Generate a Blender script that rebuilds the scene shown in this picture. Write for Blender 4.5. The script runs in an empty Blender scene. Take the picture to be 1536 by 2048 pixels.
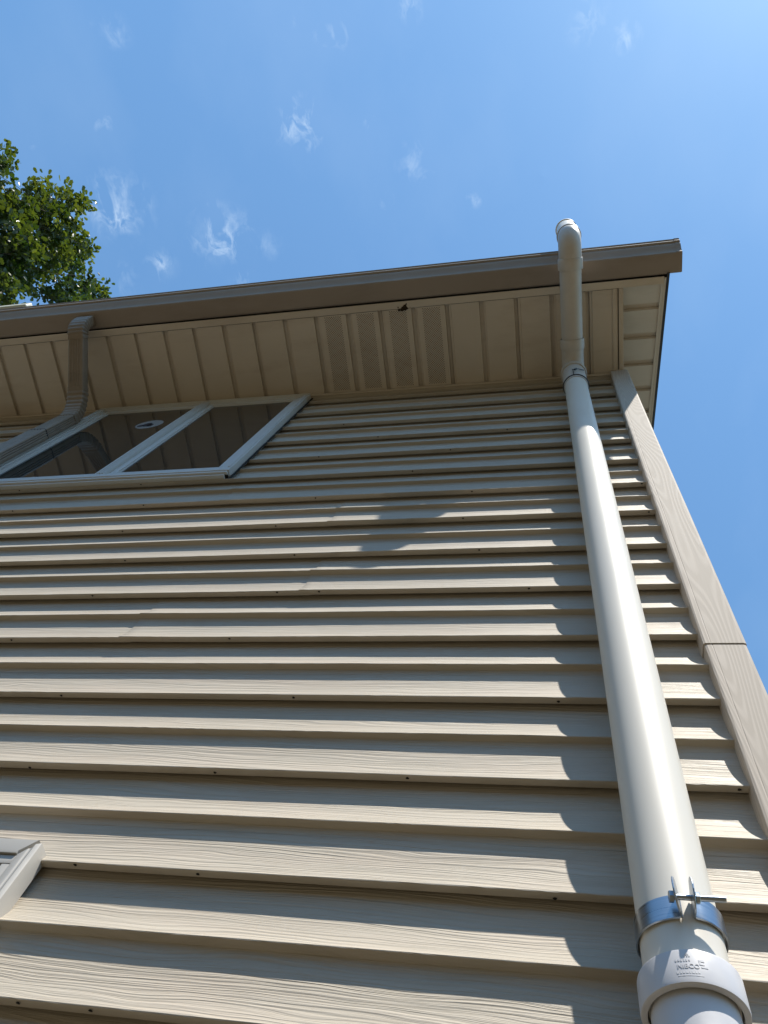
import bpy, bmesh, math, random
from mathutils import Vector, Matrix, noise
C = bpy.context
S = C.scene
random.seed(7)
rad = math.radians

# ------------------------------------------------------------------ camera
F = 1590.0275 / 2048 * 36
R = ((0.97674468, 0.11510205, 0.18089045), (-0.03789168, 0.92307192, -0.38275639), (-0.21103094, 0.36700102, 0.90596699))
CAMLOC = Vector((0.0, -0.8317, 1.5))
cam = bpy.data.cameras.new("camera")
cam.sensor_fit = 'VERTICAL'; cam.sensor_height = 36; cam.lens = F
cam.clip_start = 0.02; cam.clip_end = 2000
co = bpy.data.objects.new("camera", cam)
S.collection.objects.link(co)
r0, r1, r2 = (Vector(r) for r in R)
M = Matrix((r0, -r1, -r2)).transposed().to_4x4()
M.translation = CAMLOC
co.matrix_world = M
S.camera = co

def ray(u, v):                       # direction through a pixel of the 1536 x 2048 photograph
    return (r0 * ((u - 768) / 1590.03) + r1 * ((v - 1024) / 1590.03) + r2).normalized()
def on_plane(u, v, axis, val):
    d = ray(u, v)
    return CAMLOC + d * ((val - CAMLOC[axis]) / d[axis])
def to_px(P):
    q = Vector(P) - CAMLOC
    w = q.dot(r2)
    if w <= 0: return (-9999, -9999)
    return (768 + 1590.03 * q.dot(r0) / w, 1024 + 1590.03 * q.dot(r1) / w)

# ------------------------------------------------------------------ light
SUN = Vector((0.89, -1.0, 2.75)).normalized()
EL = math.asin(SUN.z); AZ = math.atan2(SUN.x, SUN.y)
S.view_settings.view_transform = 'Standard'; S.view_settings.look = 'None'
S.view_settings.gamma = 1.0; S.view_settings.exposure = 0.68
S.view_settings.use_curve_mapping = False
sl = bpy.data.lights.new("sun", 'SUN'); sl.energy = 4.5; sl.angle = rad(0.53); sl.color = (1.0, 0.95, 0.865)
so = bpy.data.objects.new("sun", sl); S.collection.objects.link(so)
so.rotation_euler = (-SUN).to_track_quat('-Z', 'Y').to_euler(); so.location = (6, -6, 15)

W = bpy.data.worlds.new("World"); S.world = W; W.use_nodes = True
nt = W.node_tree; nt.nodes.clear()
def wn(t): return nt.nodes.new(t)
out = wn('ShaderNodeOutputWorld'); bg = wn('ShaderNodeBackground')
sky = wn('ShaderNodeTexSky'); sky.sky_type = 'NISHITA'; sky.sun_disc = False
sky.sun_elevation = EL; sky.sun_rotation = AZ
sky.altitude = 0; sky.air_density = 1.0; sky.dust_density = 0.22; sky.ozone_density = 3.0
bg.inputs['Strength'].default_value = 0.15
tc = wn('ShaderNodeTexCoord')
nz = wn('ShaderNodeTexNoise'); nz.inputs['Scale'].default_value = 27; nz.inputs['Detail'].default_value = 6; nz.inputs['Roughness'].default_value = .56
nz.inputs['Distortion'].default_value = .8
mp = wn('ShaderNodeMapping'); mp.inputs['Rotation'].default_value = (0.3, 0.2, 0.5); mp.inputs['Scale'].default_value = (1.7, 1.0, .9)
nt.links.new(tc.outputs['Generated'], mp.inputs['Vector']); nt.links.new(mp.outputs['Vector'], nz.inputs['Vector'])
def wmath(op, a, b=None, clamp=False):
    m = wn('ShaderNodeMath'); m.operation = op; m.use_clamp = clamp
    for i, x in enumerate((a, b)):
        if x is None: continue
        if hasattr(x, 'is_output'): nt.links.new(x, m.inputs[i])
        else: m.inputs[i].default_value = x
    return m.outputs[0]
acc = None
WISPS = [(232,62,26,.8),(602,245,48,1.),(210,245,24,.7),(236,415,60,1.),(442,470,56,1.),(325,530,30,.8),(830,322,42,.45),
         (662,60,40,.45),(818,16,26,.7),(770,400,18,.5),(948,400,16,.6),(1250,72,26,.9),(540,492,28,.35),(485,560,30,.4),
         (735,240,20,.4),(1175,45,40,.35),(600,40,22,.35),(60,285,18,.3),(170,40,16,.35),(240,570,40,.3)]
for (u, v, r, a) in WISPS:
    d = ray(u, v)
    vm = wn('ShaderNodeVectorMath'); vm.operation = 'DISTANCE'
    nt.links.new(tc.outputs['Generated'], vm.inputs[0]); vm.inputs[1].default_value = d
    mr = wn('ShaderNodeMapRange'); mr.interpolation_type = 'SMOOTHSTEP'
    mr.inputs['From Min'].default_value = r / 1590 * 1.35; mr.inputs['From Max'].default_value = 0
    mr.inputs['To Min'].default_value = 0; mr.inputs['To Max'].default_value = a
    nt.links.new(vm.outputs['Value'], mr.inputs['Value'])
    acc = mr.outputs[0] if acc is None else wmath('MAXIMUM', acc, mr.outputs[0])
n2 = wn('ShaderNodeMapRange'); n2.inputs['From Min'].default_value = .40; n2.inputs['From Max'].default_value = .76
nt.links.new(nz.outputs['Fac'], n2.inputs['Value'])
# thin high veil
nz2 = wn('ShaderNodeTexNoise'); nz2.inputs['Scale'].default_value = 5; nz2.inputs['Detail'].default_value = 6
nt.links.new(mp.outputs['Vector'], nz2.inputs['Vector'])
veil = wn('ShaderNodeMapRange'); veil.inputs['From Min'].default_value = .45; veil.inputs['From Max'].default_value = .8
veil.inputs['To Max'].default_value = .06; nt.links.new(nz2.outputs['Fac'], veil.inputs['Value'])
ridge = wmath('SUBTRACT', 1.0, wmath('MULTIPLY', wmath('ABSOLUTE', wmath('SUBTRACT', nz.outputs['Fac'], .5)), 11.0), True)
nz3 = wn('ShaderNodeTexNoise'); nz3.inputs['Scale'].default_value = 46; nz3.inputs['Detail'].default_value = 5
mp3 = wn('ShaderNodeMapping'); mp3.inputs['Scale'].default_value = (1.5, .8, 1.0); mp3.inputs['Location'].default_value = (3.1, .7, 2.2)
nt.links.new(tc.outputs['Generated'], mp3.inputs['Vector']); nt.links.new(mp3.outputs['Vector'], nz3.inputs['Vector'])
n4 = wn('ShaderNodeMapRange'); n4.inputs['From Min'].default_value = .38; n4.inputs['From Max'].default_value = .66
nt.links.new(nz3.outputs['Fac'], n4.inputs['Value'])
cl = wmath('MULTIPLY', wmath('ADD', wmath('MULTIPLY', ridge, .75), wmath('MULTIPLY', n2.outputs[0], .35)), n4.outputs[0], True)
cl = wmath('MULTIPLY', cl, acc, True)
cl = wmath('MULTIPLY', cl, .58, True)
cl = wmath('MAXIMUM', cl, veil.outputs[0], True)
mix = wn('ShaderNodeMix'); mix.data_type = 'RGBA'
nt.links.new(cl, mix.inputs[0]); tint = wn('ShaderNodeMix'); tint.data_type = 'RGBA'; tint.blend_type = 'MULTIPLY'; tint.inputs[0].default_value = 1.0; tint.inputs[7].default_value = (.775, 1.0, 1.0, 1)
nt.links.new(sky.outputs[0], tint.inputs[6]); nt.links.new(tint.outputs[2], mix.inputs[6]); mix.inputs[7].default_value = (3.6, 4.3, 5.0, 1)
nt.links.new(mix.outputs[2], bg.inputs['Color']); nt.links.new(bg.outputs[0], out.inputs[0])

# ------------------------------------------------------------------ helpers
def mat(name, col, rough=.5, metal=0., spec=.5):
    m = bpy.data.materials.new(name); m.use_nodes = True
    b = m.node_tree.nodes['Principled BSDF']
    b.inputs['Base Color'].default_value = (*col, 1); b.inputs['Roughness'].default_value = rough
    b.inputs['Metallic'].default_value = metal; b.inputs['Specular IOR Level'].default_value = spec
    return m
class NB:                              # small node builder
    def __init__(s, m): s.t = m.node_tree; s.b = s.t.nodes['Principled BSDF']
    def n(s, t, **k):
        x = s.t.nodes.new(t)
        for a, v in k.items(): setattr(x, a, v)
        return x
    def l(s, a, b): s.t.links.new(a, b)
    def noise(s, vec, scale, detail=4, rough=.5, dist=0):
        x = s.n('ShaderNodeTexNoise'); x.inputs['Scale'].default_value = scale; x.inputs['Detail'].default_value = detail
        x.inputs['Roughness'].default_value = rough; x.inputs['Distortion'].default_value = dist
        if vec is not None: s.l(vec, x.inputs['Vector'])
        return x.outputs['Fac']
    def obj(s): return s.n('ShaderNodeTexCoord').outputs['Object']
    def mapping(s, vec, scale=(1,1,1), loc=(0,0,0), rot=(0,0,0)):
        x = s.n('ShaderNodeMapping'); x.inputs['Scale'].default_value = scale; x.inputs['Location'].default_value = loc; x.inputs['Rotation'].default_value = rot
        s.l(vec, x.inputs['Vector']); return x.outputs[0]
    def math(s, op, a, b=None, clamp=False):
        m = s.n('ShaderNodeMath', operation=op, use_clamp=clamp)
        for i, x in enumerate((a, b)):
            if x is None: continue
            if hasattr(x, 'is_output'): s.l(x, m.inputs[i])
            else: m.inputs[i].default_value = x
        return m.outputs[0]
    def rng(s, v, a, b, c=0., d=1.):
        x = s.n('ShaderNodeMapRange')
        for k, q in zip(('From Min','From Max','To Min','To Max'), (a,b,c,d)): x.inputs[k].default_value = q
        s.l(v, x.inputs['Value']); return x.outputs[0]
    def mix(s, f, c1, c2):
        x = s.n('ShaderNodeMix', data_type='RGBA')
        if hasattr(f, 'is_output'): s.l(f, x.inputs[0])
        else: x.inputs[0].default_value = f
        for i, c in ((6, c1), (7, c2)):
            if hasattr(c, 'is_output'): s.l(c, x.inputs[i])
            else: x.inputs[i].default_value = (*c, 1)
        return x.outputs[2]
    def bump(s, h, strength=.3, dist=.002):
        x = s.n('ShaderNodeBump'); x.inputs['Strength'].default_value = strength; x.inputs['Distance'].default_value = dist
        s.l(h, x.inputs['Height']); s.l(x.outputs[0], s.b.inputs['Normal'])
    def col(s, c): s.l(c, s.b.inputs['Base Color'])
    def rough(s, r): s.l(r, s.b.inputs['Roughness'])

def obj(name, bm, m, parent=None, smooth=None, mats=None):
    me = bpy.data.meshes.new(name)
    bm.normal_update(); bm.to_mesh(me); bm.free()
    for x in (mats or [m]): me.materials.append(x)
    if smooth is not None:
        for p in me.polygons: p.use_smooth = True
        me.set_sharp_from_angle(angle=rad(smooth))
    o = bpy.data.objects.new(name, me); S.collection.objects.link(o)
    if parent is not None:
        o.parent = parent
        o.matrix_parent_inverse = Matrix.Identity(4)
        if parent.type == 'EMPTY' or True:
            o.location = -WORLD.get(parent.name, Vector((0,0,0)))
    WORLD[o.name] = Vector((0,0,0))
    return o
WORLD = {}
def thing(name, label, cat, loc=(0,0,0), group=None):
    o = bpy.data.objects.new(name, None); S.collection.objects.link(o); o.location = loc
    o.empty_display_size = .2
    o['label'] = label; o['category'] = cat
    if group: o['group'] = group
    WORLD[o.name] = Vector(loc)
    return o
def tag(o, label, cat, group=None):
    o['label'] = label; o['category'] = cat
    if group: o['group'] = group
    return o

def box(bm, x0, x1, y0, y1, z0, z1, mi=0):
    v = [bm.verts.new((x, y, z)) for x in (x0, x1) for y in (y0, y1) for z in (z0, z1)]
    for q in ((0,1,3,2),(4,6,7,5),(0,4,5,1),(2,3,7,6),(0,2,6,4),(1,5,7,3)):
        f = bm.faces.new([v[i] for i in q]); f.material_index = mi
def bevel(bm, w=.002, seg=2, ang=40):
    bm.normal_update()
    bmesh.ops.recalc_face_normals(bm, faces=bm.faces[:])
    es = [e for e in bm.edges if len(e.link_faces) == 2 and e.calc_face_angle(0) > rad(ang)]
    bmesh.ops.bevel(bm, geom=es, offset=w, segments=seg, affect='EDGES', profile=.6)
def extrude_x(bm, prof, xs, disp=None, mi=None, close=False):
    """profile of (y, z) points swept along the list of x"""
    rows = []
    for i, x in enumerate(xs):
        rows.append([bm.verts.new((x, *(disp(x, p, j) if disp else p))) for j, p in enumerate(prof)])
    n = len(prof)
    for a, b in zip(rows, rows[1:]):
        for j in range(n if close else n - 1):
            f = bm.faces.new((a[j], a[(j+1) % n], b[(j+1) % n], b[j]))
            if mi is not None: f.material_index = mi(j)
    return rows
def sweep(bm, path, prof_fn, up=Vector((1,0,0)), cap=True):
    """sweep a closed 2D section (list of (a,b)) along path; a follows 'up' vector kept fixed-ish"""
    n = len(path); rings = []
    for i, p in enumerate(path):
        t = (path[min(i+1, n-1)] - path[max(i-1, 0)]).normalized()
        u = (up - t * up.dot(t)).normalized(); w = t.cross(u)
        rings.append([bm.verts.new(p + u * a + w * b) for a, b in prof_fn(i)])
    for A, B in zip(rings, rings[1:]):
        k = len(A)
        for j in range(k): bm.faces.new((A[j], A[(j+1) % k], B[(j+1) % k], B[j]))
    if cap:
        bm.faces.new(list(reversed(rings[0]))); bm.faces.new(rings[-1])
    return rings
def circle(r, n=48): return [(r * math.cos(2*math.pi*k/n), r * math.sin(2*math.pi*k/n)) for k in range(n)]
def tube(bm, path, radii, n=48, up=Vector((1,0,0)), cap=True):
    return sweep(bm, path, lambda i: circle(radii[i] if isinstance(radii, (list, tuple)) else radii, n), up, cap)
def ring_profile(bm, axis_pts, radii, n=56, up=Vector((1,0,0))):
    """lathe about a straight or given axis: list of points (may repeat) and radii, closed as a solid of revolution shell"""
    rings = []
    t = (axis_pts[-1] - axis_pts[0]).normalized() if (axis_pts[-1]-axis_pts[0]).length > 1e-6 else (axis_pts[1]-axis_pts[0]).normalized()
    u = (up - t * up.dot(t)).normalized(); w = t.cross(u)
    for p, r in zip(axis_pts, radii):
        rings.append([bm.verts.new(p + u * (r * math.cos(2*math.pi*k/n)) + w * (r * math.sin(2*math.pi*k/n))) for k in range(n)])
    for A, B in zip(rings, rings[1:]):
        for j in range(n): bm.faces.new((A[j], A[(j+1) % n], B[(j+1) % n], B[j]))
    return rings

# ------------------------------------------------------------------ materials
def siding_mat(name, base, dark, grain=270.):
    m = mat(name, base, .5, 0, .35); b = NB(m)
    o = b.obj()
    sep = b.n('ShaderNodeSeparateXYZ'); b.l(o, sep.inputs[0])
    warp = b.noise(b.mapping(o, (1.6, 1, 9)), 1.0, 3)
    wz = b.math('MULTIPLY_ADD', warp, .05); b.t.nodes[-1].inputs[2].default_value = 0
    zz = b.math('ADD', sep.outputs['Z'], b.math('MULTIPLY', warp, .075))
    zz = b.math('ADD', zz, b.math('MULTIPLY', sep.outputs['X'], .02))
    comb = b.n('ShaderNodeCombineXYZ'); b.l(b.math('MULTIPLY', sep.outputs['X'], 2.6), comb.inputs[0]); b.l(b.math('MULTIPLY', zz, grain), comb.inputs[2])
    g = b.noise(comb.outputs[0], 1.0, 3, .55)
    g2 = b.rng(g, .36, .62)
    fine = b.noise(b.mapping(o, (24, 60, 520)), 1.0, 2)
    blot = b.noise(b.mapping(o, (1.3, 1, 14)), 1.0, 4)
    c = b.mix(g2, dark, base)
    gr = b.noise(b.mapping(o, (.7, 1, 1.1), (2, 0, 7)), 1.0, 5, .6); gs = b.noise(b.mapping(o, (5, 1, .5), (1, 0, 3)), 1.0, 4, .6)
    c = b.mix(b.math('MULTIPLY', b.rng(b.math('MULTIPLY', gr, gs), .22, .42), .16), c, (.30, .26, .21))
    c = b.mix(b.math('MULTIPLY', b.rng(blot, .4, .7), .16), c, tuple(x * .8 for x in base))
    pk = b.noise(b.mapping(o, (3.1, 1, 21), (5, 2, 1)), 1.0, 3)
    c = b.mix(b.math('MULTIPLY', b.rng(pk, .45, .7), .35), c, (base[0]*1.02, base[1]*.94, base[2]*.92))
    pn = b.math('FLOOR', b.math('DIVIDE', b.math('SUBTRACT', sep.outputs['Z'], 4.73335), .206))
    wh = b.n('ShaderNodeTexWhiteNoise', noise_dimensions='1D'); b.l(pn, wh.inputs['W'])
    c = b.mix(b.math('MULTIPLY', wh.outputs['Value'], .14), c, tuple(x * .62 for x in base))
    b.col(c)
    h = b.math('ADD', b.math('MULTIPLY', g2, .8), b.math('MULTIPLY', fine, .45))
    b.bump(h, .75, .0014)
    b.rough(b.rng(g, .3, .7, .42, .6))
    return m
M_side = siding_mat("vinyl siding beige", (.480, .424, .343), (.420, .368, .292))
M_hole = mat("shadowed hole", (.012, .010, .008), .9)
M_perf = mat("perforation", (.10, .08, .058), .9)
def post_mat():
    m = mat("corner post vinyl", (.56, .51, .44), .7, 0, .1); b = NB(m); o = b.obj()
    f = b.noise(b.mapping(o, (9, 9, .75), (.3, 0, 4)), 1.0, 1.2, .4)
    sp = b.n('ShaderNodeSeparateXYZ'); b.l(o, sp.inputs[0])
    f = b.math('ADD', f, b.math('MULTIPLY', sp.outputs['X'], 1.6))
    w = b.math('SINE', b.math('MULTIPLY', f, 300.))
    w = b.rng(w, -.5, .9)
    fl = b.noise(b.mapping(o, (500, 500, 14)), 1.0, 2)
    c = b.mix(w, (.47, .41, .345), (.53, .465, .395))
    c = b.mix(b.math('MULTIPLY', b.rng(fl, .4, .7), .25), c, (.43, .37, .30))
    b.col(c); b.bump(w, .22, .0006); return m
M_post = post_mat()
def painted(name, col, rough=.45, blotch=.15, sc=6., spec=.4, stain=None):
    m = mat(name, col, rough, 0, spec); b = NB(m); o = b.obj()
    f = b.noise(o, sc, 6, .6)
    c = b.mix(b.math('MULTIPLY', b.rng(f, .35, .7), blotch), col, tuple(x * .6 for x in col))
    if stain:
        s = b.noise(b.mapping(o, (2.2, 9, 9), (3, 1, 0)), 1.0, 5, .65)
        c = b.mix(b.math('MULTIPLY', b.rng(s, .52, .75), .5), c, stain)
    b.col(c); b.rough(b.rng(b.noise(o, sc * 5, 4), .3, .7, rough - .08, rough + .12))
    b.bump(b.noise(o, 30., 3), .05, .002)
    return m
M_soff = painted("soffit vinyl tan", (.625, .55, .455), .5, .22, 2.6, .3, (.45, .36, .275))
M_gut = painted("gutter aluminium brown", (.325, .275, .232), .7, .3, 3, .15, (.235, .192, .155))
M_ds = painted("downspout aluminium clay", (.27, .215, .158), .45, .4, 9, .4, (.12, .10, .07))
M_white = painted("window vinyl", (.57, .565, .535), .4, .12, 9, .45)
M_trim = painted("window trim clay", (.43, .41, .375), .4, .12, 9, .45)
M_dark = painted("drip edge dark metal", (.022, .022, .026), .4, .1)
M_shing = painted("asphalt shingles", (.07, .065, .06), .95, .6, 40, .2)
M_pvc = mat("pvc pipe", (.70, .685, .635), .26, 0, .5)
b = NB(M_pvc); o_ = b.obj()
dirt = b.noise(b.mapping(o_, (9, 9, 2.2)), 1.0, 6, .65)
scr = b.noise(b.mapping(o_, (60, 60, 14), (0, 0, 0), (.3, .2, 0)), 1.0, 4, .7)
cc = b.mix(b.math('MULTIPLY', b.rng(dirt, .5, .75), .16), (.71, .66, .57), (.55, .505, .42))
cc = b.mix(b.math('MULTIPLY', b.rng(scr, .74, .8), .25), cc, (.42, .40, .36))
b.col(cc); b.rough(b.rng(dirt, .3, .7, .33, .5)); b.bump(b.noise(b.mapping(o_, (14, 14, 3)), 1.0, 3), .06, .003)
M_elb = painted("shade-darkened pvc", (.56, .515, .455), .42, .2, 14, .4)  # pvc darkened in its base colour to stand for shade under the eave
M_fit = painted("pvc fitting", (.595, .585, .595), .38, .08, 12, .5)
M_zinc = mat("galvanised steel", (.62, .64, .66), .28, 1.0); b = NB(M_zinc)
sc_ = b.noise(b.mapping(b.obj(), (10, 10, 260)), 1.0, 4, .6)
b.col(b.mix(b.rng(sc_, .3, .7), (.32, .35, .38), (.42, .46, .50))); b.rough(b.rng(sc_, .3, .7, .24, .38)); b.bump(sc_, .04, .0004)
M_wire = mat("dark wire", (.09, .09, .09), .45, .8)
M_glass = mat("window glass", (.020, .024, .023), .015, 0, .5); M_glass.node_tree.nodes['Principled BSDF'].inputs['IOR'].default_value = 1.55
b = NB(M_glass); b.bump(b.noise(b.mapping(b.obj(), (3, 3, 2)), 1.0, 2), .02, .01)
M_stick = painted("sticker paper", (.29, .29, .28), .5, .1, 30)
M_ink = mat("sticker ink", (.02, .02, .03), .5)
M_nest = painted("mud daub", (.05, .035, .022), .95, .5, 120, .1)
def leaf_mat():
    m = bpy.data.materials.new("oak leaf"); m.use_nodes = True
    b = NB(m); bs = b.b
    info = b.n('ShaderNodeAttribute'); info.attribute_name = "tint"; info.attribute_type = 'GEOMETRY'
    c = b.mix(info.outputs['Fac'], (.018, .036, .009), (.075, .098, .018))
    b.col(c); bs.inputs['Roughness'].default_value = .42; bs.inputs['Specular IOR Level'].default_value = .45
    tr = b.n('ShaderNodeBsdfTranslucent'); b.l(b.mix(info.outputs['Fac'], (.055, .11, .008), (.24, .29, .02)), tr.inputs['Color'])
    ms = b.n('ShaderNodeMixShader'); ms.inputs[0].default_value = .26
    o = b.t.nodes['Material Output']
    b.l(bs.outputs[0], ms.inputs[1]); b.l(tr.outputs[0], ms.inputs[2]); b.l(ms.outputs[0], o.inputs['Surface'])
    return m
M_leaf = leaf_mat()
M_bark = painted("oak bark", (.085, .065, .05), .95, .6, 14, .1)
M_cream = painted("cream paint", (.62, .57, .46), .5, .15, 3)

# ------------------------------------------------------------------ ground
bm = bmesh.new()
def gz(x, y):                          # added bank, unseen behind the camera, blocks low sky to darken shade
    t = min(1, max(0, (-4.5 - y) / 8.5)); t = t * t * (3 - 2 * t)
    return t * (7.4 + 1.0 * noise.noise(Vector((x * .08, y * .08, 2)))) + .05 * noise.noise(Vector((x * .5, y * .5, 0))) * min(1, max(0, (-2 - y)))
gx = [-300, -120, -60] + [-40 + 2 * i for i in range(41)] + [60, 120, 300]
gy = [-300, -120, -60, -30] + [-20 + 1.0 * i for i in range(19)] + [0, 20, 60, 120, 300]
gv = [[bm.verts.new((x, y, gz(x, y) if y < -1.5 else 0)) for y in gy] for x in gx]
for i in range(len(gx) - 1):
    for j in range(len(gy) - 1): bm.faces.new((gv[i][j], gv[i+1][j], gv[i+1][j+1], gv[i][j+1]))
M_gr = mat("dry lawn and soil", (.12, .10, .06), .95, 0, .1); b = NB(M_gr); o_ = b.obj()
c = b.mix(b.rng(b.noise(o_, .8, 8, .65), .35, .65), (.125, .097, .066), (.065, .064, .032))
b.col(b.mix(b.rng(b.noise(o_, 25, 5), .35, .7), c, (.08, .062, .04))); b.bump(b.noise(o_, 40, 5), .6, .03)
g = obj("ground", bm, M_gr, None, 60); g['kind'] = 'structure'

# ------------------------------------------------------------------ house
house = thing("house", "beige two-storey house with horizontal vinyl siding, its eave corner seen from below", "house", (0, 0, 0))
PITCH = .103; Z0 = 4.73335; ZS = 5.0686; XC = .262
XLEFT = -6.6
def lip_z(k): return Z0 - PITCH * k
JOINT = {10: -1.0404, 12: -.633, 16: -.5977, 18: -.9549}      # k of the panel's lower (weep) course
DW, DM = .0150, .0225
def course_profile(k):
    """(y, z) from the top of the face down over the lip and the butt to the top of the next face"""
    zt, zl = lip_z(k - 1), lip_z(k)
    weep = (k % 2 == 0)
    D = DW if weep else DM             # depth of this face at its top
    zt0 = zt - .016 if weep else zt + .004
    pts = []
    N = 11
    for i in range(N + 1):
        q = i / N
        z = zt0 + (zl + .0035 - zt0) * q
        uu = (zt - z) / PITCH
        pts.append((D * (1 - max(uu, 0) ** 2.7), z))
    pts += [(.0004, zl + .0016), (.0008, zl + .0003), (.0022, zl - .0004)]
    if weep:
        pts += [(.008, zl - .0001), (.0138, zl + .0006), (.0148, zl + .0022), (.0150, zl + .016), (.0225, zl + .016), (.0225, zl + .004)]
    else:
        pts += [(.007, zl - .0014), (.0115, zl - .0035), (.0138, zl - .008), (.0148, zl - .016)]
    return pts
bm = bmesh.new()
xs_fine = [-3.45 + i * .035 for i in range(int((XC + 3.45) / .035) + 1)] + [XC]
xs_all = [XLEFT + (i / 10) * (-3.45 - XLEFT) for i in range(10)] + xs_fine
def wav(x, k):
    return (noise.noise(Vector((x * .8, k * 7.3, 1.7))) * .0022 + noise.noise(Vector((x * 3.1, k * 3.7, 9.1))) * .0006)
for k in range(-3, 44):
    prof = course_profile(k)
    panel = k if k % 2 == 0 else k + 1
    segs = [(xs_all, None)]
    if panel in JOINT:
        xj = JOINT[panel]
        left = [x for x in xs_all if x < xj + .02] + [xj + .028]
        right = [xj, xj + .002] + [x for x in xs_all if x > xj + .004]
        segs = [(left, None), (right, xj)]
    for xs, xj in segs:
        def disp(x, p, j):
            y, z = p
            lipw = max(0., 1 - abs(y) / .02)
            dy = wav(x, k) * lipw
            dz = noise.noise(Vector((x * .5, panel * 5.1, 4.4))) * .0016
            if xj is not None:
                dy -= .0017 * max(.1, 1 - (x - xj) / .2)
                if x < xj + .001: dy += .0013
            return (y + dy, z + dz)
        extrude_x(bm, prof, xs, disp)
# weep holes
HOLES = [(39,981),(282,969),(25,1021),(287,1010),(631,996),(245,1062.5),(551.5,1052),(250,1121),(589,1110),(185,1191.5),(554,1184),
 (638,1182),(23,1280),(459,1277),(905,1275),(123,1391),(587,1395),(1014.5,859),(958.4,1099.8),(1057.8,1177),(1117,1403),(815,1556),
 (396,1748),(1110,1797),(36,2004.5),(180,2017),(149,1724.7),(1283.7,966.8),(1297.8,1023.9),(1478.7,1579),(687.5,848.8),(756,873),
 (637.5,913),(901,899.6),(825,942),(944,983),(926,1036),(430,1545),(60,1535)]
for (u, v_) in HOLES:
    P = on_plane(u, v_, 1, .008)
    k = 2 * round((Z0 - P.z) / PITCH / 2)
    P = on_plane(u, v_, 2, lip_z(k) - .0006)
    P.y = min(max(P.y, .0045), .012)
    ph = random.random() * 3
    vs = [bm.verts.new((P.x + .0028 * math.cos(a + ph) * (1 + .25 * math.sin(3 * a)), P.y + .0024 * math.sin(a + ph), lip_z(k) - .0010)) for a in [i * math.pi / 5 for i in range(10)]]
    f = bm.faces.new(vs); f.material_index = 1
# sheathing behind, side and back walls
box(bm, XLEFT, .27, .022, .05, .15, 5.06)
obj("wall", bm, M_side, house, 34, [M_side, M_hole])
bm = bmesh.new()                         # gable side wall and the far walls, courses coarse
for k in range(-30, 44):
    zl = lip_z(k)
    ylim0, ylim1 = .06, 7.4
    if zl > 5.1:
        h = (zl - 5.1) / .58
        ylim0, ylim1 = h + .0, 7.46 - h
        if ylim1 - ylim0 < .2: continue
    a = [bm.verts.new(p) for p in ((.30, ylim0, zl + PITCH), (.315, ylim0, zl), (.300, ylim0, zl))]
    c = [bm.verts.new(p) for p in ((.30, ylim1, zl + PITCH), (.315, ylim1, zl), (.300, ylim1, zl))]
    bm.faces.new((a[0], a[1], c[1], c[0])); bm.faces.new((a[1], a[2], c[2], c[1]))
box(bm, XLEFT, .298, 7.3, 7.4, .15, 5.06)
box(bm, XLEFT, XLEFT + .05, .051, 7.29, .15, 5.06)
obj("side_wall", bm, M_side, house)
bm = bmesh.new(); box(bm, XLEFT + .02, .29, .06, 7.28, -.3, .149); obj("foundation", bm, painted("concrete foundation", (.3, .29, .27), .9, .4), house)

# corner post: upper and lower pieces meeting at a dark gap
def post_piece(z0, z1, off):
    bm = bmesh.new()
    x0, x1, yf = .2545 - off, .3265 + off, -.0115 - off
    prof = [(x0, .03), (x0, yf + .005), (x0 + .0012, yf + .0015), (x0 + .0045, yf), (x0 + .012, yf - .0002), (x0 + .0135, yf + .0004), (x0 + .015, yf - .0001),
             (x1 - .006, yf), (x1 - .0018, yf + .001), (x1, yf + .004), (x1, .075), (x1 - .012, .075), (x1 - .012, .03)]
    rows = []
    nz_ = 24
    for i in range(nz_ + 1):
        z = z0 + (z1 - z0) * i / nz_
        rows.append([bm.verts.new((x + noise.noise(Vector((z * 1.3, off * 900, 2))) * .0006, y, z)) for x, y in prof])
    n = len(prof)
    for A, B in zip(rows, rows[1:]):
        for j in range(n): bm.faces.new((A[j], A[(j+1) % n], B[(j+1) % n], B[j]))
    bm.faces.new(list(reversed(rows[0]))); bm.faces.new(rows[-1])
    return bm
obj("corner_post", post_piece(2.8262, ZS - .004, .0014), M_post, house)
obj("corner_post", post_piece(.16, 2.8225, 0), M_post, house)

# flat eave soffit
YF = -.36
bm = bmesh.new()
GX = [-.730 + .1505 * n for n in range(-38, 7)]
XS_END = .290
GX = [x for x in GX if XLEFT < x < XS_END - .02]
prof = [(XLEFT, 0)]
for i, gx in enumerate(GX):
    lock = (i % 2 == 0)
    prof += [(gx - .0150, 0), (gx - .0138, .0170), (gx - .002, .0180)]
    if lock: prof += [(gx - .0015, .024), (gx + .0012, .024), (gx + .0016, .0065), (gx + .007, .0055)]
    else: prof += [(gx + .001, .0180), (gx + .004, .0075)]
    prof += [(gx + .0105, .0055), (gx + .0125, 0)]
prof += [(XS_END, 0)]
ys = [YF + .002 + (.0215 - YF - .002) * i / 6 for i in range(7)]
rows = []
for y in ys:
    rows.append([bm.verts.new((x, y, ZS + z + noise.noise(Vector((x * 2.5, y * 5, 0))) * .0012)) for x, z in prof])
for A, B in zip(rows, rows[1:]):
    for j in range(len(prof) - 1): bm.faces.new((A[j], B[j], B[j+1], A[j+1]))
soffit = obj("soffit", bm, M_soff, house, 25)
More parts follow.
